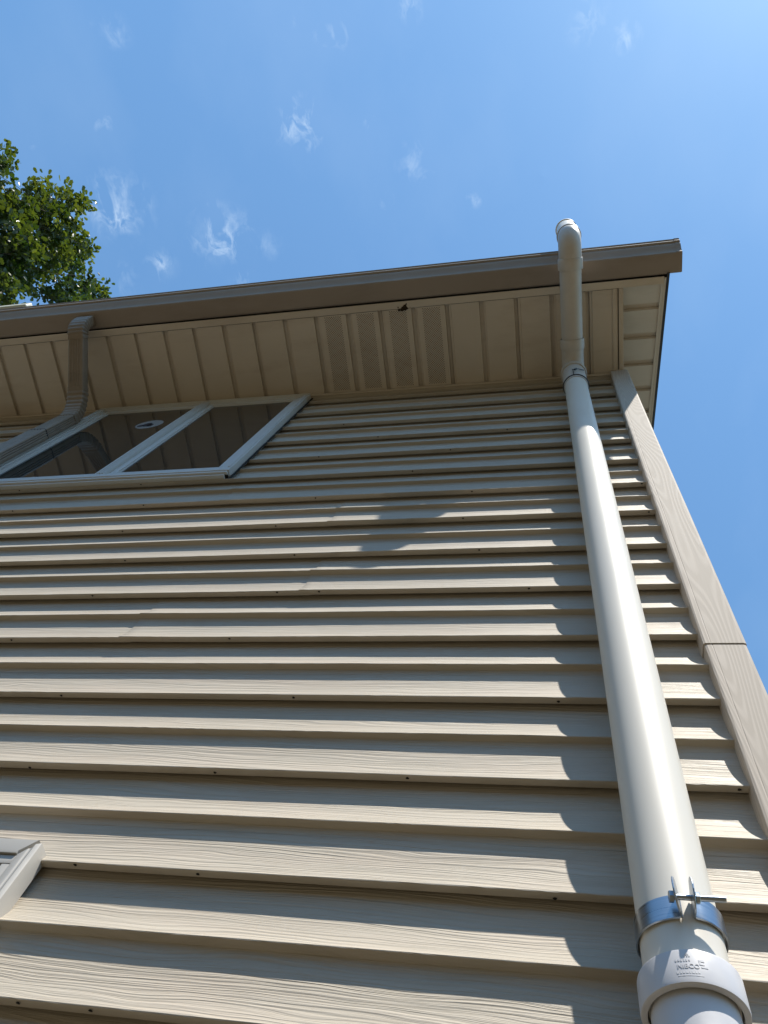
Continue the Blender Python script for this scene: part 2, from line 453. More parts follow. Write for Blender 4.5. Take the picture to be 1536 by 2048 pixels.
for i in range(4):                       # perforated strips
    g0 = -.730 + .1505 * (i - 2)
    xa, xb = g0 + .0375, g0 + .1150
    bm = bmesh.new(); p = .0105; r = .0022
    ny = int(.342 / (p * .5))
    for a in range(ny):
        y = -.350 + a * p * .5
        for c_ in range(9):
            x = xa + c_ * p + (p / 2 if a % 2 else 0)
            if x > xb: continue
            z = ZS - .0009 + noise.noise(Vector((x * 2.5, y * 5, 0))) * .0012
            bm.faces.new([bm.verts.new((x + r * math.cos(q * math.pi / 3), y + r * math.sin(q * math.pi / 3), z)) for q in (5,4,3,2,1,0)])
    obj("soffit_vent", bm, M_perf, soffit)
# trims of the soffit: front receiver strip and frieze trim on the wall
bm = bmesh.new()
box(bm, XLEFT, .476, -.391, YF, ZS - .007, ZS + .006)
bevel(bm, .002)
obj("soffit_trim", bm, M_soff, house, 30)
bm = bmesh.new()
box(bm, XLEFT, .256, .002, .0218, ZS - .012, ZS - .002)
box(bm, XLEFT, .256, -.004, .0015, ZS - .030, ZS - .004)
bevel(bm, .0015)
obj("frieze_trim", bm, M_soff, house, 30)
bm = bmesh.new()
box(bm, .2685, .2855, YF + .001, -.012, ZS - .005, ZS - .001); box(bm, .2935, .312, YF + .001, -.013, ZS - .006, ZS + .02)
bevel(bm, .0012)
obj("soffit_end_trim", bm, M_soff, house, 30)
bm = bmesh.new(); box(bm, .2862, .2930, YF + .002, -.013, ZS + .004, ZS + .008); obj("joint_gap", bm, M_hole, house)

# rake soffit climbing along the gable edge
SL = .58; SN = 1 / math.hypot(1, SL)
def rake_pt(x, y, up=0.): return Vector((x, y, ZS + SL * (y + .40) + up))
bm = bmesh.new()
grooves = []
for py in (614.5, 673, 726.5, 778, 823):
    lo, hi = -.5, 1.5
    for _ in range(50):
        mid = (lo + hi) / 2
        if to_px(rake_pt(.39, mid))[1] < py: lo = mid
        else: hi = mid
    grooves.append((lo + hi) / 2)
step = (grooves[-1] - grooves[0]) / 4
y = grooves[-1] + step
while y < 3.5: grooves.append(y); y += step
prof = [(-.372, 0)]
for gy in grooves: prof += [(gy - .016, 0), (gy - .0145, .016), (gy + .005, .016), (gy + .009, .006), (gy + .0125, .005), (gy + .0145, 0)]
prof += [(3.6, 0)]
for (yA, hA), (yB, hB) in zip(prof, prof[1:]):
    bm.faces.new([bm.verts.new(q) for q in (rake_pt(.30, yA, hA), rake_pt(.30, yB, hB), rake_pt(.482, yB, hB), rake_pt(.482, yA, hA))])
def ramp(bm, x0, x1, y0, y1, u0, u1):
    v = [bm.verts.new(rake_pt(x, y, u)) for x in (x0, x1) for y in (y0, y1) for u in (u0, u1)]
    for q in ((0,1,3,2),(4,6,7,5),(0,4,5,1),(2,3,7,6),(0,2,6,4),(1,5,7,3)): bm.faces.new([v[i] for i in q])
obj("rake_soffit", bm, M_soff, house)
bm = bmesh.new()
ramp(bm, .466, .4855, -.366, 3.6, -.007, .006); ramp(bm, .478, .4858, -.385, 3.6, -.009, .0055)
obj("rake_trim", bm, M_soff, house)
bm = bmesh.new()
ramp(bm, .4865, .4965, -.405, 3.6, -.012, .20)
obj("rake_fascia", bm, M_dark, house)
# fascia behind the gutter, roof
bm = bmesh.new()
box(bm, XLEFT, .486, -.3995, -.397, ZS + .012, ZS + .16)
obj("fascia", bm, M_gut, house)
bm = bmesh.new()
RT = .205
pts = [(-.43, ZS + RT - .03 * SL - .015), (3.63, ZS + SL * 4.03 + RT), (7.7, ZS + RT)]
for (ya, za), (yb, zb) in zip(pts, pts[1:]):
    for dz in (0, .02):
        bm.faces.new([bm.verts.new(q) for q in ((XLEFT - .2, ya, za + dz), (.505, ya, za + dz), (.505, yb, zb + dz), (XLEFT - .2, yb, zb + dz))])
for x in (XLEFT - .2, .505):
    bm.faces.new([bm.verts.new((x, y_, z_ + dz)) for dz, seq in ((0, pts), (.02, pts[::-1])) for y_, z_ in seq])
bm.faces.new([bm.verts.new(q) for q in ((XLEFT - .2, pts[0][0], pts[0][1]), (.505, pts[0][0], pts[0][1]), (.505, pts[0][0], pts[0][1] + .02), (XLEFT - .2, pts[0][0], pts[0][1] + .02))])
obj("roof", bm, M_shing, house)

# ------------------------------------------------------------------ windows (parts of the house)
def frame_ring(bm, x0, x1, z0, z1, w, yf, yb, wb=None):
    wb = wb or w
    box(bm, x0, x1, yf, yb, z1 - w, z1); box(bm, x0, x1, yf, yb, z0, z0 + wb)
    box(bm, x0, x0 + w, yf + .0006, yb, z0 + wb, z1 - w); box(bm, x1 - w, x1, yf + .0006, yb, z0 + wb, z1 - w)
X0, X1, ZB, ZT = -2.172, -1.094, 3.938, 5.004
bm = bmesh.new()
frame_ring(bm, X0, X1, ZB, ZT, .027, -.024, .012)
frame_ring(bm, X0 + .0272, X1 - .0272, ZB + .0272, ZT - .0272, .012, -.018, .012)
box(bm, -1.622, -1.586, -.023, .010, ZB + .028, ZT - .028)
box(bm, X0 + .01, X1 - .012, -.014, .012, ZB - .024, ZB - .0145)       # undersill strip
box(bm, X0 + .004, X1 - .004, -.021, .012, ZB - .012, ZB - .0005)
for xx in (X0 + .009, X1 - .0105): box(bm, xx - .0035, xx + .0035, -.0262, -.0235, ZB + .03, ZT - .03)
for xx in (-1.615, -1.604, -1.593): box(bm, xx - .003, xx + .003, -.0262, -.0222, ZB + .03, ZT - .03)
box(bm, X0 + .012, X1 - .012, -.0262, -.0235, ZT - .017, ZT - .010)
bevel(bm, .0012)
win = obj("window", bm, M_white, house, 30)
bm = bmesh.new(); box(bm, X1 + .0006, X1 + .009, .0005, .004, ZB - .02, ZT); box(bm, X0 - .009, X0 - .0006, .0005, .004, ZB - .02, ZT); box(bm, X0, X1, -.010, .006, ZB - .0143, ZB - .0122)
obj('channel_gap', bm, M_hole, win)
def sash(parent, x0, x1, z0, z1, w=.026, yf=-.0135, m=M_white, py=-.0055):
    bm = bmesh.new(); frame_ring(bm, x0, x1, z0, z1, w, yf, .010); frame_ring(bm, x0 + w + .0002, x1 - w - .0002, z0 + w + .0002, z1 - w - .0002, .006, yf + .0045, .010)
    bevel(bm, .0012); obj("sash", bm, m, parent, 30)
    bm = bmesh.new(); box(bm, x0 + w, x1 - w, py, .009, z0 + w, z1 - w); obj("pane", bm, M_glass, parent)
sash(win, X0 + .0395, -1.6225, ZB + .0395, ZT - .0395)
sash(win, -1.5855, X1 - .0395, ZB + .0395, ZT - .0395)

X0b, X1b, ZBb, ZTb = -1.75, -.7487, 1.15, 2.279
bm = bmesh.new()
w = .026
box(bm, X0b, X1b, -.020, .012, ZBb, ZBb + w)
mt = [(X0b, ZTb - w), (X1b - w - .002, ZTb - w), (X1b - w - .002, ZTb - w + .004), (X1b - .007, ZTb), (X0b, ZTb)]
fa = [bm.verts.new((x, -.020, z)) for x, z in mt]; ba = [bm.verts.new((x, .012, z)) for x, z in mt]
bm.faces.new(list(reversed(fa))); bm.faces.new(ba)
for j in range(5): bm.faces.new((fa[j], fa[(j+1) % 5], ba[(j+1) % 5], ba[j]))
# side casings: the right one has a mitred, slightly open top corner
box(bm, X0b, X0b + w, -.0195, .012, ZBb + w, ZTb - w)
prof = [(X1b - w, -.0195), (X1b - w * .55, -.021), (X1b - w * .45, -.0190), (X1b - .006, -.0225), (X1b, -.019), (X1b, .012), (X1b - w, .012)]
bot = [bm.verts.new((x, y, ZBb + w)) for x, y in prof]
top = [bm.verts.new((x, y, ZTb - .004 - (X1b - x) * .92)) for x, y in prof]
for j in range(7): bm.faces.new((bot[j], bot[(j+1) % 7], top[(j+1) % 7], top[j]))
bm.faces.new(list(reversed(bot))); bm.faces.new(top)
bevel(bm, .0014)
win2 = obj("window", bm, M_trim, house, 30)
win2['label'] = "lower window with mitred clay trim and an open gap at its top corner"
bm = bmesh.new(); box(bm, X1b - w - .001, X1b - .004, -.004, .004, ZTb - w - .001, ZTb - .004); obj('corner_gap', bm, M_hole, win2)
sash(win2, X0b + w + .001, X1b - w - .001, ZBb + w + .001, ZTb - w - .001, .015, -.0165, M_trim, -.010)

# ------------------------------------------------------------------ gutter
GL, GR = XLEFT - .1, .542
gut = thing("gutter", "brown K-style gutter running along the whole eave above the soffit", "gutter", ((GL + GR) / 2, -.46, ZS))
gp = [(-.401, ZS + .135), (-.401, ZS + .001), (-.404, ZS - .002), (-.480, ZS - .002), (-.4835, ZS + .0005), (-.485, ZS + .008), (-.4855, ZS + .016),
      (-.4900, ZS + .026), (-.4990, ZS + .040), (-.5070, ZS + .050), (-.5110, ZS + .058), (-.5120, ZS + .066), (-.5125, ZS + .070),
      (-.5200, ZS + .0715), (-.5215, ZS + .074), (-.5220, ZS + .092), (-.5260, ZS + .0945), (-.5275, ZS + .098), (-.5255, ZS + .1015), (-.518, ZS + .1015), (-.516, ZS + .096)]
bm = bmesh.new()
xs = [GL + (GR - GL) * i / 60 for i in range(61)]
extrude_x(bm, gp, xs, lambda x, p, j: (p[0] + noise.noise(Vector((x * 1.4, 3, 5))) * .0016, p[1] + noise.noise(Vector((x * 1.1, 8, 2))) * .0012))
obj("trough", bm, M_gut, gut, 28)
bm = bmesh.new()
cap = [p for p in gp[:19]]
A = [bm.verts.new((GR + .0004, y, z)) for y, z in cap]; B = [bm.verts.new((GR + .0035, y, z)) for y, z in cap]
bm.faces.new(A); bm.faces.new(list(reversed(B)))
for j in range(len(cap)): bm.faces.new((A[j], B[j], B[(j+1) % len(cap)], A[(j+1) % len(cap)]))
A = [bm.verts.new((GR - .018, y - .0012 if y < -.42 else y, z - (.0012 if z < ZS + .01 else 0))) for y, z in cap[1:19]]
B = [bm.verts.new((GR + .0003, y - .0012 if y < -.42 else y, z - (.0012 if z < ZS + .01 else 0))) for y, z in cap[1:19]]
for j in range(len(A) - 1): bm.faces.new((A[j], A[j+1], B[j+1], B[j]))
obj("end_cap", bm, M_gut, gut)

# ------------------------------------------------------------------ downspout
DX, DYF, DYB = -2.172, -.074, -.028
ds = thing("downspout", "clay-coloured ribbed rectangular downspout with two elbows beside the upper window", "downspout", (DX, -.05, 0.05))
def rrect(hx, hy, sc=1., rib=.0, r=.008):
    pts = []
    for cx, cy, a0 in ((hx - r, hy - r, 0), (-hx + r, hy - r, 90), (-hx + r, -hy + r, 180), (hx - r, -hy + r, 270)):
        for k in range(4):
            a = rad(a0 + 30 * k); pts.append(((cx + r * math.cos(a)) * sc, (cy + r * math.sin(a)) * sc))
    if rib:
        res = []
        n = len(pts)
        for i in range(n):
            res.append(pts[i]); a, c_ = pts[i], pts[(i + 1) % n]
            L = math.hypot(c_[0]-a[0], c_[1]-a[1])
            if L > .015:
                k = 14 if L > .04 else 10
                nx, ny = (c_[1]-a[1]) / L, -(c_[0]-a[0]) / L
                for q in range(1, k):
                    t = q / k
                    d = rib if (q % 3 == 0) else 0
                    res.append((a[0] + (c_[0]-a[0]) * t - nx * d, a[1] + (c_[1]-a[1]) * t - ny * d))
        pts = res
    return pts
HX, HY = .041, .0235
UPX = Vector((1, 0, 0))
yc = (DYF + DYB) / 2
pA = Vector((DX, -.438, ZS + .006)); pB = Vector((DX, -.438, ZS - .04)); pC = Vector((DX, -.375, 4.955)); pD = Vector((DX, -.135, 4.835)); pE = Vector((DX, yc, 4.72))
def bez(p0, p1, p2, n): return [(p0 * (1-t)**2 + p1 * 2*t*(1-t) + p2 * t*t) for t in [i / n for i in range(n + 1)]]
def elbow_mesh(pts, big=1.04):
    bm = bmesh.new()
    n = len(pts)
    sweep(bm, pts, lambda i: rrect(HX, HY, big + (.035 if (4 < i < n - 5 and i % 6 < 3) else -.035 if (4 < i < n - 5) else 0)), UPX)
    return bm
mid1 = Vector((DX, -.446, 4.965))
e1 = bez(pA, mid1, pC, 52)
obj("elbow", elbow_mesh(e1), M_ds, ds, 50)
d1 = (pD - pC).normalized()
bm = bmesh.new(); sweep(bm, [pC - d1 * .012, pC + d1 * .1, pD], lambda i: rrect(HX, HY, .985, .0035), UPX); obj("pipe", bm, M_ds, ds, 40)
mid2 = Vector((DX, yc, 4.795))
e2 = bez(pD - d1 * .035, mid2 , pE + Vector((0, 0, -.02)), 52)
obj("elbow", elbow_mesh(e2), M_ds, ds, 50)
bm = bmesh.new(); sweep(bm, [pE, Vector((DX, yc, 4.6)), Vector((DX, yc, 4.462))], lambda i: rrect(HX, HY, .985, .0035), UPX); obj("pipe", bm, M_ds, ds, 40)
bm = bmesh.new(); sweep(bm, [Vector((DX, yc, 4.4705)), Vector((DX, yc, 4.4755))], lambda i: rrect(HX, HY, 1.035), UPX); obj("joint_gap", bm, M_hole, ds)
bm = bmesh.new(); sweep(bm, [Vector((DX, yc, 4.47)), Vector((DX, yc, 2.5)), Vector((DX, yc, .05))], lambda i: rrect(HX, HY, 1.045, .0035), UPX); obj("pipe", bm, M_ds, ds, 40)

# ------------------------------------------------------------------ vent pipe
PR = .0436
def paxis(z): return Vector((.1133 - .00697 * (z - 2.33), -.0522 + .0009 * (z - 2.33), z))
vp = thing("vent_pipe", "white PVC vent pipe rising up the wall and turning out past the gutter", "pipe", tuple(paxis(0.0)))
bm = bmesh.new()
tube(bm, [paxis(z) for z in (2.075, 2.7, 3.4, 4.1, 4.86)], PR, 64)
obj("pipe", bm, M_pvc, vp, 40)
bm = bmesh.new(); tube(bm, [paxis(z) for z in (-.02, 1., 2.08)], PR * .970, 64); obj("pipe", bm, M_fit, vp, 40)
# coupling
bm = bmesh.new()
RC = .0518
zs_r = [(2.1065, PR + .0002), (2.1070, RC - .0020), (2.1058, RC - .0004), (2.104, RC), (2.074, RC + .0002), (2.0705, RC - .0003), (2.0695, RC - .0018), (2.0695, PR + .0016), (2.084, PR + .0012)]
ring_profile(bm, [paxis(z) for z, _ in zs_r], [r for _, r in zs_r], 72)
coup = obj("coupling", bm, M_fit, vp, 35)
# embossed lettering on the coupling
def emboss(text, size, zc, ang0, depth=.0004, R_=RC):
    cu = bpy.data.curves.new("lettering", 'FONT'); cu.body = text; cu.size = size; cu.extrude = .0005; cu.align_x = 'CENTER'; cu.align_y = 'CENTER'; cu.offset = .00012
    tmp = bpy.data.objects.new("lettering", cu); S.collection.objects.link(tmp)
    dg = C.evaluated_depsgraph_get(); me = bpy.data.meshes.new_from_object(tmp.evaluated_get(dg))
    bpy.data.objects.remove(tmp); 
    b2 = bmesh.new(); b2.from_mesh(me); bpy.data.meshes.remove(me)
    for v in b2.verts:
        a = ang0 + v.co.x / R_; rr = R_ + .0001 + (v.co.z + .0005) * depth / .001
        ax = paxis(zc + v.co.y)
        v.co = Vector((ax.x + rr * math.sin(a), ax.y - rr * math.cos(a), zc + v.co.y))
    return b2
A0 = rad(-6)
bm = emboss("NIBCO", .0068, 2.0868, A0)
def add(bm, bm2):
    me = bpy.data.meshes.new("tmp"); bm2.to_mesh(me); bm2.free(); bm.from_mesh(me); bpy.data.meshes.remove(me)
def patch(bm, a_mm, z, w_mm, h, t=.0004):
    n = 4; R_ = RC
    V = []
    for rr in (R_ - .0003, R_ + t):
        for zz in (z - h / 2, z + h / 2):
            for i in range(n + 1):
                a = A0 + (a_mm - w_mm / 2 + w_mm * i / n) / 1000 / R_; ax = paxis(zz)
                V.append(bm.verts.new((ax.x + rr * math.sin(a), ax.y - rr * math.cos(a), zz)))
    m_ = n + 1
    for i in range(n):
        bm.faces.new((V[2*m_+i], V[2*m_+i+1], V[3*m_+i+1], V[3*m_+i]))
        bm.faces.new((V[3*m_+i], V[3*m_+i+1], V[m_+i+1], V[m_+i])); bm.faces.new((V[i], V[i+1], V[2*m_+i+1], V[2*m_+i]))
    for i in (0, n): bm.faces.new((V[i], V[2*m_+i], V[3*m_+i], V[m_+i]))
for i in range(6): patch(bm, -11 + i * 2.6 + random.uniform(-.3, .3), 2.0935, random.uniform(1., 1.8), random.uniform(.0018, .003))
for i in range(8): patch(bm, -11 + i * 2.9 + random.uniform(-.3, .3), 2.0802, random.uniform(1.2, 2.2), random.uniform(.0016, .0028))
patch(bm, 1, 2.0768, 24, .0007)
for a, z, w, h in ((13, 2.0935, 5.5, .0022), (11.5, 2.0905, 2, .003), (14, 2.0895, 3, .0012), (16, 2.087, 4.5, .0022), (13, 2.0865, 2, .0015)): patch(bm, a, z, w, h)
for a, z, w, h in ((0, 2.1015, 1.2, .0016), (-.8, 2.0998, 1.6, .0014), (1, 2.0998, 1.4, .0014), (-2, 2.0978, 1, .0012), (.4, 2.0978, 1, .0012), (2.4, 2.0978, 1, .0012)): patch(bm, a, z, w, h)
obj("lettering", bm, M_fit, coup)
# embossed mark on the pipe below the coupling
# upper elbow, run and outlet
ZR = 4.955; XR = paxis(ZR).x
ax0 = paxis(ZR)
BR = .068
def arc(c, d0, d1, n=16): return [c + d0 * (BR * math.cos(t)) + d1 * (BR * math.sin(t)) for t in [i / n * math.pi / 2 for i in range(n + 1)]]
Y_V = ax0.y
X2 = XR + .001
# elbow at the wall
bm = bmesh.new()
cen = Vector((XR, Y_V - BR, ZR - BR))
pth = [Vector((XR, Y_V, 4.875))] + arc(cen, Vector((0, 1, 0)), Vector((0, 0, 1)))[0:] + [Vector((XR, Y_V - BR - .025, ZR))]
tube(bm, pth, PR + .0022, 56)
for (p0, p1) in ((paxis(4.868), paxis(4.905)), (Vector((XR, -.187, ZR)), Vector((XR, -.143, ZR)))):
    d = (p1 - p0)
    e_ = .0035 if p0.z < 4.9 else 0
    seq = [(0, PR + .0036), (0, PR + .0050 + e_), (.05, PR + .0062 + e_), (.93, PR + .0062 + e_), (1, PR + .005 + e_), (1, PR + .0005)]
    ring_profile(bm, [p0 + d * t for t, _ in seq], [r for _, r in seq], 56)
obj("elbow", bm, M_elb, vp, 40)
bm = bmesh.new()
seq = [(4.652, PR + .0003), (4.652, PR + .0026), (4.655, PR + .0032), (4.80, PR + .0032), (4.868, PR + .0036)]
ring_profile(bm, [paxis(z) for z, _ in seq], [r for _, r in seq], 56)
obj("collar", bm, M_elb, vp, 40)
bm = bmesh.new(); tube(bm, [Vector((XR, -.15, ZR)), Vector((XR, -.33, ZR)), Vector((X2, -.505, ZR))], PR, 56); obj("pipe", bm, M_elb, vp, 40)
# outlet elbow beyond the gutter, then a short open riser
YR = -.590
bm = bmesh.new()
cen = Vector((X2, YR + BR, ZR + BR))
pth = [Vector((X2, -.500, ZR))] + [cen + Vector((0, 0, -1)) * (BR * math.cos(t)) + Vector((0, -1, 0)) * (BR * math.sin(t)) for t in [i / 16 * math.pi / 2 for i in range(17)]] + [Vector((X2, YR, ZR + BR + .03))]
tube(bm, pth, PR + .0022, 56)
for (p0, p1) in ((Vector((X2, -.467, ZR)), Vector((X2, -.512, ZR))), (Vector((X2, YR, 5.035)), Vector((X2, YR, 5.08)))):
    d = (p1 - p0)
    seq = [(0, PR + .0004), (0, PR + .0050), (.05, PR + .0062), (.93, PR + .0062), (1, PR + .005), (1, PR + .0005)]
    ring_profile(bm, [p0 + d * t for t, _ in seq], [r for _, r in seq], 56)
obj("elbow", bm, M_elb, vp, 40)
bm = bmesh.new()
seq = [(5.05, PR), (5.468, PR), (5.47, PR + .0045), (5.50, PR + .0045), (5.501, PR + .003), (5.501, PR - .004), (5.10, PR - .004)]
ring_profile(bm, [Vector((X2, YR, z)) for z, _ in seq], [r for _, r in seq], 56)
obj("riser", bm, M_pvc, vp, 40)

# wire tie round the collar
bm = bmesh.new()
pts = []
ZW = 4.672
for i in range(41):
    a = 2 * math.pi * i / 40; c0 = paxis(ZW)
    pts.append(Vector((c0.x + .0490 * math.sin(a), c0.y - .0490 * math.cos(a), ZW - .006 * math.cos(a))))
tube(bm, pts, .0023, 8, Vector((0, 0, 1)))
wt = thing("wire_tie", "thin dark wire band with twisted ends tightened round the pipe under the eave", "wire", tuple(paxis(ZW)))
obj("band", bm, M_wire, wt, 60)
bm = bmesh.new()
c0 = paxis(ZW); fy = c0.y - .050
tube(bm, [Vector((c0.x - .010, fy, ZW + .085)), Vector((c0.x - .008, fy - .003, ZW + .045)), Vector((c0.x - .008, fy + .000, ZW - .004))], .0019, 8)
tube(bm, [Vector((c0.x - .010, fy - .002, ZW + .066)), Vector((c0.x + .002, fy - .005, ZW + .062)), Vector((c0.x + .012, fy - .002, ZW + .078)), Vector((c0.x + .036, fy + .014, ZW + .115))], .0019, 8, Vector((0, 0, 1)))
tube(bm, [Vector((c0.x - .002, fy - .005, ZW + .055)), Vector((c0.x + .005, fy - .006, ZW + .064))], .0045, 8, Vector((0, 0, 1)))
obj("twist", bm, M_wire, wt, 60)

# ------------------------------------------------------------------ steel strap clamp
cl_ = thing("pipe_clamp", "shiny galvanised strap clamp with bolt tightened round the pipe above the coupling", "clamp", tuple(paxis(2.165)))
bm = bmesh.new()
zc, hw, rc, th = 2.166, .0148, .0462, .0016
g1, g2 = rad(-.5), rad(13.5)            # the open gap between the two ears
n = 72; rows = []
for i in range(n + 1):
    a = g2 + (2 * math.pi - (g2 - g1)) * i / n
    for_z = zc + .006 * math.sin(a) * .5 - .004 * math.cos(a)
    ax = paxis(for_z)
    rr = rc + (.0012 if i in (0, n) else 0) + .0004 * math.sin(5 * a)
    d = Vector((math.sin(a), -math.cos(a), 0))
    rows.append([bm.verts.new(Vector((ax.x, ax.y, for_z)) + d * q + Vector((0, 0, s))) for q, s in ((rr, -hw), (rr + th, -hw + .0006), (rr + th, hw - .0006), (rr, hw))])
for A, B in zip(rows, rows[1:]):
    for j in range(4): bm.faces.new((A[j], A[(j+1) % 4], B[(j+1) % 4], B[j]))
obj("strap", bm, M_zinc, cl_, 40)
def ear(a, sgn, ad):
    bm = bmesh.new(); for_z = zc + .003 * math.sin(a) - .004 * math.cos(a); ax = paxis(for_z)
    d = Vector((math.sin(a), -math.cos(a), 0)); base = Vector((ax.x, ax.y, for_z)) + d * rc
    d = Vector((math.sin(ad), -math.cos(ad), 0)); s_ = Vector((math.cos(ad), math.sin(ad), 0)) * sgn
    outl = []
    for t in range(13):
        q = math.pi * (t / 12)
        outl.append((.012 + .0185 * math.sin(q), .003 - .0205 * math.cos(q)))
    outl = [(0, -hw)] + outl + [(0, hw)]
    lean = 0
    A = [bm.verts.new(base + d * r_ + s_ * (r_ * lean) + Vector((0, 0, z_))) for r_, z_ in outl]
    B = [bm.verts.new(base + d * r_ + s_ * (r_ * lean + .0018) + Vector((0, 0, z_))) for r_, z_ in outl]
    bm.faces.new(A); bm.faces.new(list(reversed(B)))
    m_ = len(outl)
    for j in range(m_): bm.faces.new((A[j], B[j], B[(j+1) % m_], A[(j+1) % m_]))
    bevel(bm, .0004, 1)
    obj("ear", bm, M_zinc, cl_)
    return base + d * .0135
e1p = ear(g1, -1, rad(-15)); e2p = ear(g2, 1, rad(-1))
bd = (e2p - e1p).normalized()
bm = bmesh.new(); tube(bm, [e1p - bd * .006, e2p + bd * .034], .0030, 16, Vector((0, 0, 1))); 
tube(bm, [e1p - bd * .009, e1p - bd * .0045], .0062, 6, Vector((0, 0, 1)))
for i in range(24): 
    q = e2p + bd * (.009 + i * .001); tube(bm, [q, q + bd * .0004], .0033, 12, Vector((0, 0, 1)))
obj("bolt", bm, M_zinc, cl_, 40)
bm = bmesh.new(); tube(bm, [e2p + bd * .003, e2p + bd * .0075], .0064, 6, Vector((0, 0, 1))); bevel(bm, .0005, 1); obj("nut", bm, M_zinc, cl_)

# ------------------------------------------------------------------ small things: daub nest on the soffit, sticker on the glass
bm = bmesh.new()
c0 = on_plane(805, 616, 2, ZS - .004)
for i in range(16):
    bmesh.ops.create_icosphere(bm, subdivisions=2, radius=random.uniform(.004, .0085), matrix=Matrix.Translation(c0 + Vector((random.gauss(0, .010), random.gauss(0, .006), random.uniform(-.004, .003)))))
for v in bm.verts: v.co += Vector((noise.noise(v.co * 160), noise.noise(v.co * 160 + Vector((9, 0, 0))), noise.noise(v.co * 160 + Vector((0, 9, 0))))) * .003
tag(obj("wasp_nest", bm, M_nest, None, 60), "small dark mud wasp nest stuck to the soffit beside a perforated vent strip", "wasp nest")
WORLD["wasp_nest"] = Vector((0,0,0))
# sticker: oval fitted to the glass plane
P1 = on_plane(269, 857, 1, -.0058); P2 = on_plane(334, 837, 1, -.0058)
cx, cz = (P1.x + P2.x) / 2, (P1.z + P2.z) / 2 - .015
st = thing("window_sticker", "oval pale sticker with a dark emblem on the left pane of the upper window", "sticker", (cx, -.0058, cz))
hx, hz = .062, .066
bm = bmesh.new()
def oval(bm, cx, cz, hx, hz, y, t=.0004, n=36):
    A = [bm.verts.new((cx + hx * math.cos(2*math.pi*i/n), y, cz + hz * math.sin(2*math.pi*i/n))) for i in range(n)]
    B = [bm.verts.new((cx + hx * math.cos(2*math.pi*i/n), y - t, cz + hz * math.sin(2*math.pi*i/n))) for i in range(n)]
    bm.faces.new(B)
    for i in range(n): bm.faces.new((A[i], A[(i+1) % n], B[(i+1) % n], B[i]))
oval(bm, cx, cz, hx, hz, -.0056)
obj("paper", bm, M_stick, st)
bm = bmesh.new()
for dx, dz, a, c_ in ((-.034, -.020, .016, .016), (-.008, -.006, .022, .030), (.012, -.018, .014, .022)): oval(bm, cx + dx, cz + dz, a, c_, -.00605)
obj("emblem", bm, M_ink, st)

# ------------------------------------------------------------------ neighbouring house whose eave shows over the gutter
nb = thing("neighbouring_house", "taller neighbouring house, only its cream eave showing over the gutter by the tree", "house", (-10.5, 4, 0))
ec = on_plane(64, 605, 1, 0.0)
bm = bmesh.new(); box(bm, -15, ec.x, 0.0, 8, ec.z - .16, ec.z); bevel(bm, .02); obj("eave", bm, M_cream, nb)
bm = bmesh.new(); box(bm, -14.6, ec.x - .4, .4, 7.6, 0, ec.z - .17); obj("wall", bm, M_cream, nb)
bm = bmesh.new()
v = [bm.verts.new(q) for q in ((-15.0, .3, ec.z + .002), (ec.x - .3, .3, ec.z + .002), (ec.x - .3, 8.05, ec.z + .002), (-15.0, 8.05, ec.z + .002), (-15.0, 4, ec.z + 1.6), (ec.x - .3, 4, ec.z + 1.6))]
for q in ((0,1,5,4),(2,3,4,5),(1,2,5),(3,0,4),(3,2,1,0)): bm.faces.new([v[i] for i in q])
obj("roof", bm, M_shing, nb)

# ------------------------------------------------------------------ oak tree
tb = Vector((-11.6, -2.6, 0))
tree = thing("oak_tree", "leafy green oak tree whose dark branches reach over the left end of the gutter", "tree", tuple(tb))
CL = [(12,318,22),(-12,330,26),(30,410,40),(5,400,40),(75,390,30),(105,385,26),(135,400,26),(162,398,18),(178,402,10),(60,440,40),(20,465,52),(95,430,34),
      (130,440,28),(85,485,48),(125,490,40),(150,478,26),(160,498,24),(178,493,14),(40,520,46),(100,520,38),(140,525,26),(15,555,40),(55,560,28),
      (8,590,30),(150,565,34),(125,590,32),(95,598,26),(175,575,28),(200,578,16),(205,592,16),(165,600,28),(-30,430,60),(-30,500,60),(-25,570,60),(60,505,30),(112,465,30)]
clusters = []
for (u, v_, r) in CL:
    d = ray(u, v_); h = math.hypot(d.x, d.y); D = random.uniform(8.9, 10.1)
    p = CAMLOC + d * (D / h)
    clusters.append((p, r * D / h / 1590 * 1.02, True))
cc0 = Vector((-12.0, -2.6, 9.6))
tries = 0
while len(clusters) < 120 and tries < 4000:
    tries += 1
    q = Vector((random.gauss(0, 1), random.gauss(0, 1), random.gauss(0, 1))).normalized() * random.uniform(.55, 1)
    p = cc0 + Vector((q.x * 3.2, q.y * 3.2, q.z * 3.4))
    u, v_ = to_px(p)
    r = random.uniform(.5, .75)
    if u > -75 and -200 < v_ < 2300: continue
    clusters.append((p, r, False))
LEAF = [(0, 0), (.16, .10), (.22, .26), (.16, .33), (.30, .50), (.22, .58), (.30, .76), (.14, .88), (0, 1.0)]
bm = bmesh.new(); tint = []
lay = bm.faces.layers.float.new("tint_tmp")
